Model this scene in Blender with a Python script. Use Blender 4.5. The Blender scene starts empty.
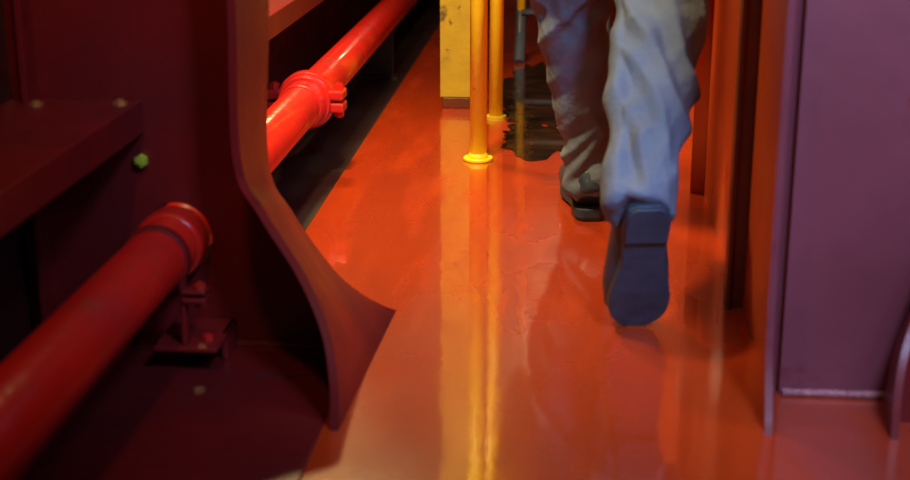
import bpy, bmesh, math, random
from mathutils import Vector, Matrix, noise, Euler
S=bpy.context.scene
S.view_settings.view_transform='Standard'
S.view_settings.look='None'
# ---------------------------------------------------------------- materials
def mat(name,c1,c2=None,rough=.35,scale=6,bump=.15,bscale=40,metal=0,coat=0,rvar=.1,emis=None,stretch=(1,1,1),spec=.5,grime=None,ramp=(.35,.68),wet=None):
    m=bpy.data.materials.new(name);m.use_nodes=True
    nt=m.node_tree;n=nt.nodes;l=nt.links;b=n['Principled BSDF']
    c2=c2 or tuple(x*.7 for x in c1)
    tc=n.new('ShaderNodeTexCoord');mp=n.new('ShaderNodeMapping');mp.inputs['Scale'].default_value=stretch
    l.new(tc.outputs['Object'],mp.inputs[0])
    nz=n.new('ShaderNodeTexNoise');nz.inputs['Scale'].default_value=scale;nz.inputs['Detail'].default_value=6
    l.new(mp.outputs[0],nz.inputs['Vector'])
    cr=n.new('ShaderNodeValToRGB');cr.color_ramp.elements[0].position=ramp[0];cr.color_ramp.elements[1].position=ramp[1]
    cr.color_ramp.elements[0].color=(*c1,1);cr.color_ramp.elements[1].color=(*c2,1)
    l.new(nz.outputs['Fac'],cr.inputs[0])
    out=cr.outputs[0]
    if grime:
        n3=n.new('ShaderNodeTexNoise');n3.inputs['Scale'].default_value=grime[1];n3.inputs['Detail'].default_value=8;n3.inputs['Roughness'].default_value=.7
        l.new(mp.outputs[0],n3.inputs['Vector'])
        r3=n.new('ShaderNodeValToRGB');r3.color_ramp.elements[0].position=grime[2];r3.color_ramp.elements[1].position=grime[2]+.06
        l.new(n3.outputs['Fac'],r3.inputs[0])
        mx=n.new('ShaderNodeMixRGB');mx.inputs[2].default_value=(*grime[0],1)
        l.new(r3.outputs[0],mx.inputs[0]);l.new(out,mx.inputs[1]);out=mx.outputs[0]
    l.new(out,b.inputs['Base Color'])
    n2=n.new('ShaderNodeTexNoise');n2.inputs['Scale'].default_value=bscale;n2.inputs['Detail'].default_value=4
    l.new(mp.outputs[0],n2.inputs['Vector'])
    bp=n.new('ShaderNodeBump');bp.inputs['Strength'].default_value=bump;bp.inputs['Distance'].default_value=.01
    l.new(n2.outputs['Fac'],bp.inputs['Height']);l.new(bp.outputs[0],b.inputs['Normal'])
    mr=n.new('ShaderNodeMapRange');mr.inputs['From Min'].default_value=.3;mr.inputs['From Max'].default_value=.7
    mr.inputs['To Min'].default_value=max(.02,rough-rvar);mr.inputs['To Max'].default_value=rough+rvar
    l.new(nz.outputs['Fac'],mr.inputs[0]);l.new(mr.outputs[0],b.inputs['Roughness'])
    b.inputs['Metallic'].default_value=metal;b.inputs['Coat Weight'].default_value=coat
    b.inputs['Coat Roughness'].default_value=.03
    b.inputs['Specular IOR Level'].default_value=spec
    if wet: # patchy, streaky water film
        n4=n.new('ShaderNodeTexNoise');n4.inputs['Scale'].default_value=wet;n4.inputs['Detail'].default_value=4;n4.inputs['Roughness'].default_value=.5
        mp2=n.new('ShaderNodeMapping');mp2.inputs['Scale'].default_value=(3.4,.7,1);mp2.inputs['Rotation'].default_value=(0,0,.25)
        l.new(tc.outputs['Object'],mp2.inputs[0]);l.new(mp2.outputs[0],n4.inputs['Vector'])
        m4=n.new('ShaderNodeMapRange');m4.inputs['From Min'].default_value=.50;m4.inputs['From Max'].default_value=.66;m4.inputs['To Min'].default_value=1.0;m4.inputs['To Max'].default_value=.35
        l.new(n4.outputs['Fac'],m4.inputs[0]);l.new(m4.outputs[0],b.inputs['Coat Weight'])
        m5=n.new('ShaderNodeMapRange');m5.inputs['From Min'].default_value=.48;m5.inputs['From Max'].default_value=.66;m5.inputs['To Min'].default_value=.025;m5.inputs['To Max'].default_value=.13
        l.new(n4.outputs['Fac'],m5.inputs[0]);l.new(m5.outputs[0],b.inputs['Coat Roughness'])
        b.inputs['Coat IOR'].default_value=1.7
        n6=n.new('ShaderNodeTexNoise');n6.inputs['Scale'].default_value=18;n6.inputs['Detail'].default_value=4
        l.new(tc.outputs['Object'],n6.inputs['Vector'])
        b6=n.new('ShaderNodeBump');b6.inputs['Strength'].default_value=.10;b6.inputs['Distance'].default_value=.004
        l.new(n6.outputs['Fac'],b6.inputs['Height']);l.new(b6.outputs[0],b.inputs['Coat Normal'])
    return m
M_floor=mat('wet_red_deck_paint',(.43,.041,.005),(.34,.029,.004),rough=.27,scale=2.2,bump=.12,bscale=6,rvar=.07,stretch=(1.2,.7,1),spec=.5,grime=((.27,.024,.006),6,.64),wet=3.0)
M_bay=mat('shaded_bay_deck_paint',(.14,.008,.008),(.08,.006,.007),rough=.35,scale=3,bump=.1,bscale=25,grime=((.03,.02,.02),5,.60))  # deck red darkened to hold the left bay's shade, plus grime
M_maroon=mat('maroon_steel_paint',(.21,.011,.010),(.13,.008,.008),rough=.36,scale=4,bump=.12,bscale=18,grime=((.09,.009,.008),6,.62))
M_wallL=mat('hull_side_paint',(.075,.006,.006),(.04,.004,.005),rough=.55,scale=4)
M_shade=mat('shade_dark_paint',(.012,.003,.003),(.007,.003,.003),rough=.45,scale=5)  # near-black red standing in for shade on the left deck strip
M_red=mat('red_pipe_paint',(.64,.018,.008),(.42,.009,.007),rough=.25,scale=5,bump=.15,bscale=26,coat=.3,grime=((.32,.03,.008),8,.58))
M_wallR=mat('orange_bulkhead_paint',(.55,.07,.012),(.40,.045,.010),rough=.35,scale=3,bump=.1,bscale=14)
M_plateR=mat('plum_web_paint',(.20,.048,.060),(.145,.028,.036),rough=.40,scale=3,bump=.14,bscale=16,grime=((.16,.018,.022),5,.57))
M_weld=mat('weld_bead_paint',(.40,.16,.16),(.28,.08,.08),rough=.4,scale=60,bump=.6,bscale=120)
M_yel=mat('yellow_rail_paint',(.92,.66,.012),(.84,.56,.01),rough=.38,scale=8,bump=.1,grime=((.45,.24,.02),14,.68))
M_yel2=mat('weathered_yellow_paint',(.55,.38,.02),(.40,.26,.02),rough=.55,scale=7,grime=((.16,.09,.02),8,.57))
M_bolt=mat('painted_bolt',(.50,.20,.05),rough=.35,metal=.2)
M_dark=mat('dark_oily_film',(.012,.008,.006),(.06,.022,.008),rough=.07,scale=9,bump=.75,bscale=13,rvar=.04,coat=1)
M_conduit=mat('brown_stiffener_paint',(.16,.035,.012),(.09,.02,.01),rough=.4)
M_blue=mat('blue_grey_rail',(.10,.16,.30),(.06,.09,.18),rough=.35)
M_cloth=mat('grey_coverall_cloth',(.125,.145,.19),(.085,.10,.135),rough=.85,scale=4,bump=.3,bscale=70,spec=.2)
M_boot=mat('boot_leather',(.028,.042,.070),(.018,.028,.048),rough=.45,scale=15,bump=.3)
M_sole=mat('boot_rubber',(.026,.038,.060),(.016,.025,.042),rough=.6,scale=8,bump=.3)
M_skin=mat('skin',(.55,.32,.22),(.5,.28,.19),rough=.5,spec=.3)
M_helmet=mat('white_helmet',(.8,.8,.78),rough=.3)
M_hair=mat('dark_hair',(.03,.02,.015),rough=.6,bump=.6,bscale=150)
M_rope=mat('rope',(.6,.5,.35),rough=.8,bump=.5,bscale=120)
M_tag=mat('green_tag',(.45,.6,.05),rough=.3)
# ---------------------------------------------------------------- helpers
def obj(name,bm,m,parent=None,smooth=False,bevel=0,seg=2):
    me=bpy.data.meshes.new(name)
    bmesh.ops.recalc_face_normals(bm,faces=bm.faces)
    bm.to_mesh(me);bm.free()
    o=bpy.data.objects.new(name,me);S.collection.objects.link(o)
    for mm in (m if isinstance(m,list) else [m]): me.materials.append(mm)
    if smooth:
        for p in me.polygons:p.use_smooth=True
    if bevel:
        b=o.modifiers.new('bev','BEVEL');b.width=bevel;b.segments=seg;b.limit_method='ANGLE'
    if parent:o.parent=parent
    return o
def empty(name):
    e=bpy.data.objects.new(name,None);S.collection.objects.link(e);e.empty_display_size=.1;return e
def box(bm,a,b):
    r=bmesh.ops.create_cube(bm,size=1)
    c=[(a[i]+b[i])/2 for i in range(3)];s=[abs(b[i]-a[i]) for i in range(3)]
    for v in r['verts']: v.co=Vector((c[0]+v.co.x*s[0],c[1]+v.co.y*s[1],c[2]+v.co.z*s[2]))
def tube(bm,p,q,r,n=32,r2=None):
    p=Vector(p);q=Vector(q);d=q-p
    mt=Matrix.Translation((p+q)/2)@d.to_track_quat('Z','Y').to_matrix().to_4x4()
    bmesh.ops.create_cone(bm,cap_ends=True,segments=n,radius1=r,radius2=r if r2 is None else r2,depth=d.length,matrix=mt)
def path(bm,pts,r,n=16):
    loft(bm,[(p,r,r) for p in pts],n)
def loft(bm,secs,n=24,up=(0,1,0),pw=2.0):
    P=[Vector(s[0]) for s in secs];rings=[]
    for i,s in enumerate(secs):
        t=(P[min(i+1,len(P)-1)]-P[max(i-1,0)]).normalized()
        U=Vector(up);x=U.cross(t)
        if x.length<.05:x=Vector((1,0,0)).cross(t)
        x.normalize();y=t.cross(x).normalized()
        ring=[]
        for k in range(n):
            a=2*math.pi*k/n;c=math.cos(a);s_=math.sin(a)
            cx=math.copysign(abs(c)**(2/pw),c);sy=math.copysign(abs(s_)**(2/pw),s_)
            ring.append(bm.verts.new(P[i]+x*cx*s[1]+y*sy*s[2]))
        rings.append(ring)
    for a,b in zip(rings,rings[1:]):
        for k in range(n): bm.faces.new((a[k],a[(k+1)%n],b[(k+1)%n],b[k]))
    bm.faces.new(rings[0][::-1]);bm.faces.new(rings[-1])
def interp(pts,k=6):
    out=[];n=len(pts)
    for i in range(n-1):
        p0,p1,p2,p3=[Vector(pts[max(0,min(n-1,i+j))]) for j in (-1,0,1,2)]
        for s in range(k):
            t=s/k
            out.append(.5*((2*p1)+(p2-p0)*t+(2*p0-5*p1+4*p2-p3)*t*t+(3*p1-p0-3*p2+p3)*t**3))
    out.append(Vector(pts[-1]));return out
def strip(bm,A,B,th):
    n=len(A);nm=[]
    for i in range(n):
        t=A[min(i+1,n-1)]-A[max(i-1,0)];w=B[i]-A[i];nm.append(t.cross(w).normalized())
    R=[]
    for i in range(n):
        R.append([bm.verts.new(A[i]+nm[i]*th/2),bm.verts.new(B[i]+nm[i]*th/2),bm.verts.new(B[i]-nm[i]*th/2),bm.verts.new(A[i]-nm[i]*th/2)])
    for a,b in zip(R,R[1:]):
        for k in range(4):
            f=bm.faces.new((a[k],a[(k+1)%4],b[(k+1)%4],b[k]));f.smooth=True
    for k in range(4):
        for a,b in zip(R,R[1:]):
            e=bm.edges.get((a[k],b[k]))
            if e:e.smooth=False
    bm.faces.new(R[0][::-1]);bm.faces.new(R[-1])
def bolt(bm,c,d,r=.011,h=.008):
    c=Vector(c);d=Vector(d).normalized();tube(bm,c,c+d*h,r,6);tube(bm,c+d*h,c+d*(h+.004),r*.5,12)
def smoothsides(o):
    for f in o.data.polygons:f.use_smooth=len(f.vertices)==4
# ---------------------------------------------------------------- shell
bm=bmesh.new();box(bm,(-.62,-1.5,-.05),(1.6,12,0));obj('floor',bm,M_floor)
bm=bmesh.new();box(bm,(-1.02,2.42,-.05),(-.62,12,.003));obj('floor_shade_strip',bm,M_shade)  # added strip, its dark colour imitates shade along the left side
bm=bmesh.new();box(bm,(-1.02,-1.5,-.05),(-.385,2.425,.004));obj('floor_bay',bm,M_bay,bevel=.003)  # separate plate so the bay deck can carry its shade as colour
bm=bmesh.new();box(bm,(-1.08,-1.5,-.05),(-1.0,12,2.2));obj('wall_left',bm,M_wallL)
bm=bmesh.new();box(bm,(.36,2.28,0),(.40,12,2.4));w=obj('wall_right',bm,M_wallR)
bm=bmesh.new();box(bm,(1.6,-1.5,-.05),(1.66,2.4,2.2));obj('wall_right_side',bm,M_maroon)
bm=bmesh.new();box(bm,(-1.08,12,-.05),(.40,12.08,2.4));obj('wall_back',bm,M_wallL)
# ---------------------------------------------------------------- left frame bracket
fr=empty('hull_frame_bracket')
near=[(-.556,2.25,1.7),(-.552,2.25,.9),(-.549,2.25,.663),(-.552,2.25,.399),(-.505,2.22,.312),(-.434,2.17,.225),(-.385,2.11,.150),(-.366,2.07,.075),(-.364,2.05,0)]
far=[(-.553,2.50,1.7),(-.55,2.5,.88),(-.548,2.5,.633),(-.56,2.5,.337),(-.52,2.52,.226),(-.456,2.57,.102),(-.410,2.60,.045),(-.370,2.62,.015),(-.341,2.632,0)]
A=interp(near,14);B=interp(far,14)
bm=bmesh.new();strip(bm,A,B,.014);obj('face_flange',bm,M_maroon,fr)
bm=bmesh.new()
YW=2.42
prof=[(a+(b-a)*.62) for a,b in zip(A,B)]
outer=[bm.verts.new((p.x,YW,max(p.z,0))) for p in prof]+[bm.verts.new((-.998,YW,0)),bm.verts.new((-.998,YW,1.7))]
ed=[bm.edges.new((outer[i],outer[(i+1)%len(outer)])) for i in range(len(outer))]
hole=[bm.verts.new((-.71+.066*math.cos(a*math.pi/16),YW,.21+.066*math.sin(a*math.pi/16))) for a in range(32)]
ed+=[bm.edges.new((hole[i],hole[(i+1)%32])) for i in range(32)]
bmesh.ops.triangle_fill(bm,edges=ed,use_beauty=True)
o=obj('web_plate',bm,M_maroon,fr);sd=o.modifiers.new('s','SOLIDIFY');sd.thickness=.014;sd.offset=0
bm=bmesh.new();tube(bm,(-.99,YW-.012,.006),(-.37,YW-.012,.006),.007,8);obj('weld_bead',bm,M_maroon,fr)
bm=bmesh.new();box(bm,(-.960,YW-.06,.0),(-.948,YW-.008,1.7));obj('web_stiffener',bm,M_maroon,fr,bevel=.002)
# ---------------------------------------------------------------- stringer
st=empty('hull_stringer')
bm=bmesh.new()
box(bm,(-.998,-1.2,.452),(-.76,YW-.009,.464));box(bm,(-.772,-1.2,.405),(-.758,YW-.009,.466))
box(bm,(-.998,YW+.009,.452),(-.76,11.5,.464));box(bm,(-.772,YW+.009,.405),(-.758,11.5,.466))
obj('angle_bar',bm,M_maroon,st,bevel=.003)
bm=bmesh.new()
for x,y in ((-.93,2.35),(-.785,2.37)): bolt(bm,(x,y,.464),(0,0,1),.013,.005)
obj('bolts',bm,M_bolt,st)
bm=bmesh.new();bolt(bm,(-.765,2.41,.355),(0,-1,0),.012,.012);obj('green_tag',bm,M_tag,st)
# ---------------------------------------------------------------- fire main pipe
pp=empty('fire_main_pipe');PX,PZ,PR=-.71,.21,.055
bm=bmesh.new();tube(bm,(PX,-1.2,PZ),(PX,11.8,PZ),PR,48);smoothsides(obj('pipe_run',bm,M_red,pp))
bm=bmesh.new();tube(bm,(PX,2.345,PZ),(PX,2.405,PZ),.064,48);obj('web_sleeve',bm,M_red,pp,bevel=.010,seg=4)
bm=bmesh.new()
tube(bm,(PX,2.265,PZ),(PX,2.29,PZ),.060,40)
box(bm,(PX+.045,2.26,PZ-.060),(PX+.088,2.295,PZ-.052));box(bm,(PX+.045,2.26,PZ-.076),(PX+.088,2.295,PZ-.066))
box(bm,(PX+.040,2.265,.055),(PX+.050,2.29,PZ-.03))
box(bm,(PX-.01,2.255,.045),(PX+.105,2.411,.055));box(bm,(PX+.093,2.33,.004),(PX+.105,2.411,.055))
obj('saddle_clamp',bm,M_maroon,pp,bevel=.003)
bm=bmesh.new();bolt(bm,(PX+.075,2.278,PZ-.052),(0,0,1));bolt(bm,(PX+.075,2.278,PZ-.076),(0,0,-1));bolt(bm,(PX+.078,2.30,.055),(0,0,1));obj('clamp_bolts',bm,M_red,pp)
bm=bmesh.new();YC=3.72
tube(bm,(PX,YC-.05,PZ),(PX,YC+.05,PZ),.072,40);tube(bm,(PX,YC-.12,PZ),(PX,YC-.05,PZ),.062,40);tube(bm,(PX,YC+.05,PZ),(PX,YC+.10,PZ),.062,40)
tube(bm,(PX,YC-.02,PZ),(PX,YC+.02,PZ),.079,40)
for s in (-1,1):
    box(bm,(PX+s*.06,YC-.035,PZ-.03),(PX+s*.105,YC+.035,PZ-.004));box(bm,(PX+s*.06,YC-.035,PZ+.004),(PX+s*.105,YC+.035,PZ+.03))
obj('grooved_coupling',bm,M_red,pp,bevel=.006,seg=3)
bm=bmesh.new()
for s in (-1,1):bolt(bm,(PX+s*.088,YC,PZ+.03),(0,0,1),.014,.014);bolt(bm,(PX+s*.088,YC,PZ-.03),(0,0,-1),.014,.014)
obj('coupling_bolts',bm,M_red,pp)
bm=bmesh.new()
for y in (5.2,7.5): 
    box(bm,(PX-.05,y,0),(PX+.05,y+.012,PZ-.03));box(bm,(PX-.07,y-.03,0.003),(PX+.07,y+.04,.013))
obj('pipe_supports',bm,M_shade,pp)
# ---------------------------------------------------------------- yellow stanchions, post, ladder
ys=empty('yellow_stanchion')
bm=bmesh.new();tube(bm,(-.255,3.925,0),(-.255,3.925,1.5),.0245,32);smoothsides(obj('tube_post',bm,M_yel,ys))
bm=bmesh.new();tube(bm,(-.255,3.925,0),(-.255,3.925,.010),.043,32);tube(bm,(-.255,3.925,.010),(-.255,3.925,.022),.030,24,.026);obj('base_flange',bm,M_yel,ys,bevel=.003)
ys2=empty('yellow_stanchion')
bm=bmesh.new();tube(bm,(-.235,4.5,0),(-.235,4.5,1.5),.022,24);smoothsides(obj('tube_post',bm,M_yel,ys2))
bm=bmesh.new();tube(bm,(-.235,4.5,0),(-.235,4.5,.012),.034,24);obj('base_flange',bm,M_yel2,ys2)
po=empty('yellow_support_post')
bm=bmesh.new()
box(bm,(-.432,4.66,0.04),(-.325,4.68,1.9));box(bm,(-.432,4.681,0.04),(-.421,4.76,1.9));box(bm,(-.336,4.681,0.04),(-.325,4.76,1.9))
obj('channel',bm,M_yel2,po)
bm=bmesh.new();box(bm,(-.428,4.663,0),(-.329,4.755,.04));obj('foot',bm,M_conduit,po,bevel=.006)
ld=empty('inclined_ladder')
bm=bmesh.new()
for x in (-.20,.14):
    path(bm,[(x,5.6,0),(x,5.7,.10),(x,6.7,1.6)],.022)
for i in range(7):
    t=.1+i*.2;box(bm,(-.20,5.65+t*.66,t+.08),(.14,5.78+t*.66,t+.095))
obj('treads',bm,M_blue,ld)
bm=bmesh.new()
for x in (-.20,.14):
    path(bm,[(x,5.75,.0),(x,5.75,.25),(x,5.85,.42),(x,6.75,1.9)],.016)
obj('handrails',bm,M_yel,ld)
bm=bmesh.new()
def blob(cx,cy,rx,ry,z,seed,n=96):
    vs=[]
    for k in range(n):
        a=2*math.pi*k/n;r=1+.45*noise.noise(Vector((math.cos(a)*1.6+seed,math.sin(a)*1.6,0)))+.25*noise.noise(Vector((math.cos(a)*5+seed,math.sin(a)*5,0)))
        vs.append(bm.verts.new((cx+rx*r*math.cos(a),cy+ry*r*math.sin(a),z)))
    bm.faces.new(vs)
blob(-.07,4.20,.15,.22,.002,1.3);blob(-.09,5.05,.14,.60,.003,5.1);blob(-.12,4.55,.09,.16,.0025,8.1)
obj('oily_puddle',bm,M_dark)
bm=bmesh.new();path(bm,[(-.66,3.6,2.0),(-.655,3.62,1.2),(-.66,3.61,.60)],.006,10);o=obj('hanging_rope',bm,M_rope,smooth=True)
# ---------------------------------------------------------------- right side
wr=empty('hull_frame_bracket')
bm=bmesh.new();box(bm,(.372,2.262,0),(1.598,2.278,2.0));obj('web_plate',bm,M_plateR,wr)
bm=bmesh.new()
n2=[(.338,2.19,2.0),(.338,2.19,.6),(.338,2.19,.3),(.337,2.17,.12),(.335,2.12,.03),(.332,2.09,0)]
f2=[(.362,2.275,2.0),(.362,2.275,.6),(.362,2.275,.3),(.362,2.275,.12),(.362,2.275,.03),(.362,2.275,0)]
strip(bm,interp(n2),interp(f2),.012);obj('face_flange',bm,M_plateR,wr)
bm=bmesh.new()
bmw=interp([(.376,2.257,.006),(.5,2.257,.006),(.9,2.257,.006),(1.59,2.257,.006)],60)
loft(bm,[(p,.007+.0008*math.sin(i*2.1),.007+.0008*math.sin(i*2.1)) for i,p in enumerate(bmw)],10,up=(0,0,1));obj('weld_bead',bm,M_weld,wr,smooth=True)
bm=bmesh.new()
prof=interp([(.60,2.20,.30),(.565,2.17,.18),(.54,2.13,.10),(.53,2.09,.0)],6)
strip(bm,prof,[Vector((p.x+.02,2.245,p.z)) for p in prof],.012)
obj('knee_flange',bm,M_maroon,wr)
bm=bmesh.new();v=[bm.verts.new((p.x+.004,2.16,p.z)) for p in prof]+[bm.verts.new((1.0,2.16,0)),bm.verts.new((1.0,2.16,.30))]
bm.faces.new(v);o=obj('knee_plate',bm,M_maroon,wr);o.modifiers.new('s','SOLIDIFY').thickness=.012
bm=bmesh.new()
box(bm,(.328,2.70,0.0),(.3595,2.712,2.4));box(bm,(.324,2.685,0),(.331,2.727,2.4))
obj('wall_stiffener',bm,M_conduit)
bm=bmesh.new()
for y in (3.6,4.4,5.2): box(bm,(.325,y,0.0),(.3595,y+.012,2.4))
obj('wall_stiffener',bm,M_wallR)
# ---------------------------------------------------------------- worker
wk=empty('worker')
bm=bmesh.new()
loft(bm,[((.145,3.09,1.0),.10,.12),((.165,3.08,.90),.105,.125),((.190,3.04,.76),.102,.11),((.190,2.965,.62),.098,.096),((.186,2.90,.54),.095,.088),((.173,2.80,.465),.092,.082),((.158,2.70,.40),.085,.074),((.145,2.60,.335),.074,.066),((.137,2.53,.280),.066,.062),((.134,2.49,.250),.064,.060)],28)
loft(bm,[((.055,3.10,1.0),.10,.12),((.035,3.12,.90),.10,.12),((.012,3.17,.76),.098,.108),((.000,3.25,.62),.095,.098),((.000,3.29,.52),.092,.09),((.012,3.32,.42),.086,.085),((.030,3.35,.31),.076,.080),((.045,3.365,.19),.065,.072),((.053,3.37,.11),.060,.072),((.058,3.37,.066),.062,.078)],28)
loft(bm,[((.1,3.10,.84),.13,.09),((.1,3.10,.93),.175,.125),((.1,3.11,1.04),.17,.125),((.1,3.13,1.15),.16,.12),((.1,3.15,1.3),.185,.125),((.1,3.15,1.42),.19,.115),((.1,3.14,1.50),.13,.09),((.1,3.15,1.55),.065,.06)],32)
AL=[(-.10,3.15,1.45),(-.13,3.15,1.38),(-.16,3.17,1.25),(-.18,3.20,1.12),(-.175,3.30,.98),(-.16,3.38,.90)]
AR=[(.235,3.15,1.45),(.25,3.14,1.38),(.265,3.08,1.25),(.272,3.02,1.13),(.275,3.01,.98),(.27,3.03,.88)]
for a in (AL,AR): loft(bm,[(p,r,r) for p,r in zip(a,(.06,.066,.060,.055,.050,.045))],20)
me=bpy.data.meshes.new('t');bmesh.ops.recalc_face_normals(bm,faces=bm.faces);bm.to_mesh(me);bm.free()
to=bpy.data.objects.new('t',me);S.collection.objects.link(to)
rm=to.modifiers.new('r','REMESH');rm.mode='VOXEL';rm.voxel_size=.007
sm=to.modifiers.new('sm','SMOOTH');sm.iterations=6;sm.factor=.6
dg=bpy.context.evaluated_depsgraph_get();nm=bpy.data.meshes.new_from_object(to.evaluated_get(dg))
bpy.data.objects.remove(to)
nrm=[v.normal.copy() for v in nm.vertices]
for v,n in zip(nm.vertices,nrm):
    c=v.co
    s=1 if c.x>.10 else -1
    d=.008*noise.noise(Vector((c.x*5,c.y*5,c.z*4+s)))
    if s>0: # swinging leg: long diagonal drapes
        w=(c.x-.15)*1.0+(c.z-.4)*.35
        rid=1-abs(noise.noise(Vector((w*18,c.y*4,c.z*4))))*2.5
        rid+=.4*(1-abs(noise.noise(Vector((c.x*9+5,c.y*5,c.z*14-c.x*9))))*2.5)-.18
    else:   # planted leg: stacked diagonal folds
        rid=1-abs(noise.noise(Vector((c.x*5+3,c.y*3,c.z*12-(c.x)*13))))*2.5
        rid+=.4*(1-abs(noise.noise(Vector((c.x*12+1,c.y*4,c.z*14+c.x*9))))*2.5)-.18
    k=.6+.6*math.exp(-((c.z-(.36 if s>0 else .14))/.12)**2)+.6*math.exp(-((c.z-.52)/.10)**2)
    d+=.0135*k*(rid-.6)
    v.co=c+n*d
    if c.z<.8: v.co.x=min(v.co.x,.305)
o=bpy.data.objects.new('coverall',nm);S.collection.objects.link(o);o.parent=wk
cs=o.modifiers.new('cs','SMOOTH');cs.iterations=3;cs.factor=.5
nm.materials.clear();nm.materials.append(M_cloth)
for p in nm.polygons:p.use_smooth=True
def boot(name,mtx,sh=(0,0,1),W=1.0):
    bm=bmesh.new()
    secs=[((0,.005,.062),.030,.035),((0,.02,.078),.041,.058),((0,.07,.088),.045,.068),((0,.12,.078),.049,.058),((0,.17,.066),.056,.050),((0,.22,.060),.060,.044),((0,.265,.055),.055,.038),((0,.298,.048),.036,.026)]
    loft(bm,secs,24,up=(0,0,1),pw=2.4)
    d=Vector(sh).normalized();b0=Vector((0,.065,.08))
    loft(bm,[(b0,.042,.048),(b0+d*.05,.042,.046),(b0+d*.08,.042,.044)],24)
    me=bpy.data.meshes.new('b');bmesh.ops.recalc_face_normals(bm,faces=bm.faces);bm.to_mesh(me);bm.free()
    t=bpy.data.objects.new('b',me);S.collection.objects.link(t)
    r=t.modifiers.new('r','REMESH');r.mode='VOXEL';r.voxel_size=.006
    s=t.modifiers.new('s','SMOOTH');s.iterations=5
    dg=bpy.context.evaluated_depsgraph_get();m2=bpy.data.meshes.new_from_object(t.evaluated_get(dg));bpy.data.objects.remove(t)
    m2.materials.clear();m2.materials.append(M_boot)
    for p in m2.polygons:p.use_smooth=True
    m2.transform(mtx);u=bpy.data.objects.new(name+'_upper',m2);S.collection.objects.link(u);u.parent=wk
    bm=bmesh.new()
    w=[(-.002,.020),(.01,.034),(.04,.040),(.09,.038),(.13,.038),(.18,.048),(.22,.054),(.26,.050),(.285,.036),(.300,.018)]
    w=[(p.x,p.y) for p in interp([(a,b,0) for a,b in w],4)]
    top=[bm.verts.new((x,y,.032)) for y,x in w]+[bm.verts.new((-x,y,.032)) for y,x in reversed(w)]
    f=bm.faces.new(top);e=bmesh.ops.extrude_face_region(bm,geom=[f])
    for v in e['geom']:
        if isinstance(v,bmesh.types.BMVert):v.co.z=.008
    hl=[(y,x*.94) for y,x in w if y<.085]
    top=[bm.verts.new((x,y+.003,.010)) for y,x in hl]+[bm.verts.new((-x,y+.003,.010)) for y,x in reversed(hl)]
    f=bm.faces.new(top);e=bmesh.ops.extrude_face_region(bm,geom=[f])
    for v in e['geom']:
        if isinstance(v,bmesh.types.BMVert):v.co.z=.001
    for v in bm.verts:
        if v.co.y>.2: v.co.z+=(v.co.y-.2)**2*1.2
    bm.transform(mtx);obj(name+'_sole',bm,M_sole,wk,bevel=.004,seg=3)
boot('boot_left',Matrix.Translation((.062,3.305,.0))@Matrix.Rotation(math.radians(6),4,'Z'))
toe=Matrix.Translation((.143,2.552,-.004))@Matrix.Rotation(math.radians(-1),4,'Y')@Matrix.Rotation(math.radians(8),4,'Z')@Matrix.Rotation(math.radians(-70),4,'X')@Matrix.Diagonal((1.08,.97,1,1))@Matrix.Translation((0,-.30,0))
boot('boot_right',toe,(0,-.45,.87))
def hand(name,wrist,side,tilt):
    bm=bmesh.new()
    loft(bm,[((0,0,.03),.024,.026),((0,0,-.01),.022,.028),((0,0,-.04),.017,.040),((0,0,-.085),.014,.042),((0,0,-.10),.010,.038)],16)
    L=(.068,.078,.072,.056)
    for i,l in enumerate(L):
        y=.031-i*.021;cx=-side
        pts=[(0,y,-.085),(0,y*1.05,-.10),(cx*.010,y*1.08,-.10-l*.45),(cx*.026,y*1.08,-.10-l*.75),(cx*.045,y*1.05,-.10-l*.92)]
        loft(bm,[(p,r,r) for p,r in zip(pts,(.009,.0095,.0088,.008,.006))],10)
    loft(bm,[(p,r,r) for p,r in zip([(0,.025,-.03),(-side*.01,.045,-.055),(-side*.018,.055,-.085),(-side*.024,.055,-.11)],(.012,.012,.010,.007))],10)
    bm.transform(Matrix.Translation(wrist)@Matrix.Rotation(tilt,4,'X'))
    o=obj(name,bm,M_skin,wk,smooth=True);s=o.modifiers.new('s','SUBSURF');s.levels=1;s.render_levels=1
hand('hand_left',(-.155,3.40,.885),-1,math.radians(35))
hand('hand_right',(.270,3.035,.87),1,math.radians(10))
bm=bmesh.new()
loft(bm,[((.1,3.15,1.50),.056,.058),((.1,3.155,1.58),.054,.058),((.1,3.17,1.61),.058,.072),((.1,3.18,1.65),.070,.088),((.1,3.18,1.70),.076,.096),((.1,3.175,1.75),.077,.098),((.1,3.17,1.80),.066,.085),((.1,3.17,1.835),.035,.045)],28)
bmesh.ops.create_cone(bm,cap_ends=True,segments=8,radius1=.016,radius2=.006,depth=.05,matrix=Matrix.Translation((.1,3.277,1.695)))
for s in (-1,1): bmesh.ops.create_uvsphere(bm,u_segments=12,v_segments=8,radius=.03,matrix=Matrix.Translation((.1+s*.078,3.165,1.69))@Matrix.Diagonal((.35,.7,1,1)))
box(bm,(.075,3.262,1.648),(.125,3.272,1.655))
o=obj('head',bm,M_skin,wk,smooth=True)
bm=bmesh.new()
for s in (-1,1): bmesh.ops.create_uvsphere(bm,u_segments=12,v_segments=8,radius=.012,matrix=Matrix.Translation((.1+s*.03,3.262,1.715)))
obj('eyes',bm,M_hair,wk,smooth=True)
bm=bmesh.new();bmesh.ops.create_uvsphere(bm,u_segments=32,v_segments=16,radius=1,matrix=Matrix.Translation((.1,3.16,1.74))@Matrix.Diagonal((.084,.102,.07,1)))
bmesh.ops.delete(bm,geom=[v for v in bm.verts if v.co.y>3.235 and v.co.z<1.76],context='VERTS');obj('hair',bm,M_hair,wk,smooth=True)
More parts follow.
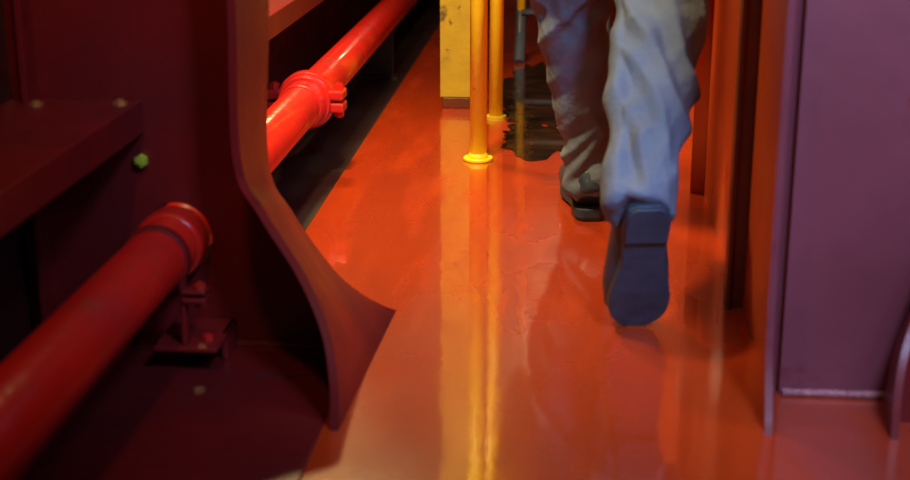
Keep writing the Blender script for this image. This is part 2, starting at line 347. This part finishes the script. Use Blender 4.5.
bm=bmesh.new();bmesh.ops.create_uvsphere(bm,u_segments=32,v_segments=16,radius=1,matrix=Matrix.Translation((.1,3.17,1.77))@Matrix.Diagonal((.105,.125,.115,1)))
bmesh.ops.delete(bm,geom=[v for v in bm.verts if v.co.z<1.765],context='VERTS')
bmesh.ops.create_cone(bm,cap_ends=True,segments=32,radius1=.12,radius2=.11,depth=.008,matrix=Matrix.Translation((.1,3.19,1.77))@Matrix.Diagonal((1,1.2,1,1)))
obj('safety_helmet',bm,M_helmet,wk,smooth=True)
# ---------------------------------------------------------------- lights
def area(name,loc,tgt,size,en,col,sy=None,spread=None):
    L=bpy.data.lights.new(name,'AREA');L.energy=en;L.color=col;L.size=size
    if sy:L.shape='RECTANGLE';L.size_y=sy
    if spread:L.spread=math.radians(spread)
    o=bpy.data.objects.new(name,L);S.collection.objects.link(o);o.location=loc
    o.rotation_euler=(Vector(tgt)-Vector(loc)).to_track_quat('-Z','Y').to_euler();return o
area('deck_lamp_ahead',(-.88,4.5,2.15),(.1,2.6,0),.16,46,(1,.68,.27))
area('pole_fill_light',(-.6,2.75,2.0),(-.35,4.0,.1),.15,30,(1,.84,.42),spread=110)  # added warm light aimed at the yellow pole, also brightens the far pipe
area('plate_cool_fill',(1.25,.7,1.9),(.9,2.3,.5),.6,6,(.46,.52,1),spread=100)  # added cool light set close to the right plate to turn it blue
area('worker_cool_fill',(.8,.4,2.4),(.2,2.8,.3),.4,11,(.42,.58,1),spread=50)  # added cool fill aimed at the worker
area('pipe_highlight_fill',(-.45,1.3,1.9),(-.75,2.2,.2),.12,5.5,(1,.58,.26))  # added warm light that puts a highlight on the near pipe
P=bpy.data.lights.new('far_bulkhead_lamp','POINT');P.energy=14;P.color=(1,.75,.4);P.shadow_soft_size=.05
o=bpy.data.objects.new('far_bulkhead_lamp',P);S.collection.objects.link(o);o.location=(.02,7,1.9)
W=bpy.data.worlds.new('dusk');S.world=W;W.use_nodes=True
W.node_tree.nodes['Background'].inputs[0].default_value=(.40,.32,.38,1);W.node_tree.nodes['Background'].inputs[1].default_value=.09
# ---------------------------------------------------------------- camera
c=bpy.data.cameras.new('camera');c.sensor_width=36;c.lens=1400/910*36
co=bpy.data.objects.new('camera',c);S.collection.objects.link(co)
co.location=(0,0,.95);co.rotation_euler=(math.radians(90-16.85),0,math.radians(4.69))
c.dof.use_dof=True;c.dof.focus_distance=3.8;c.dof.aperture_fstop=3.2
S.camera=co
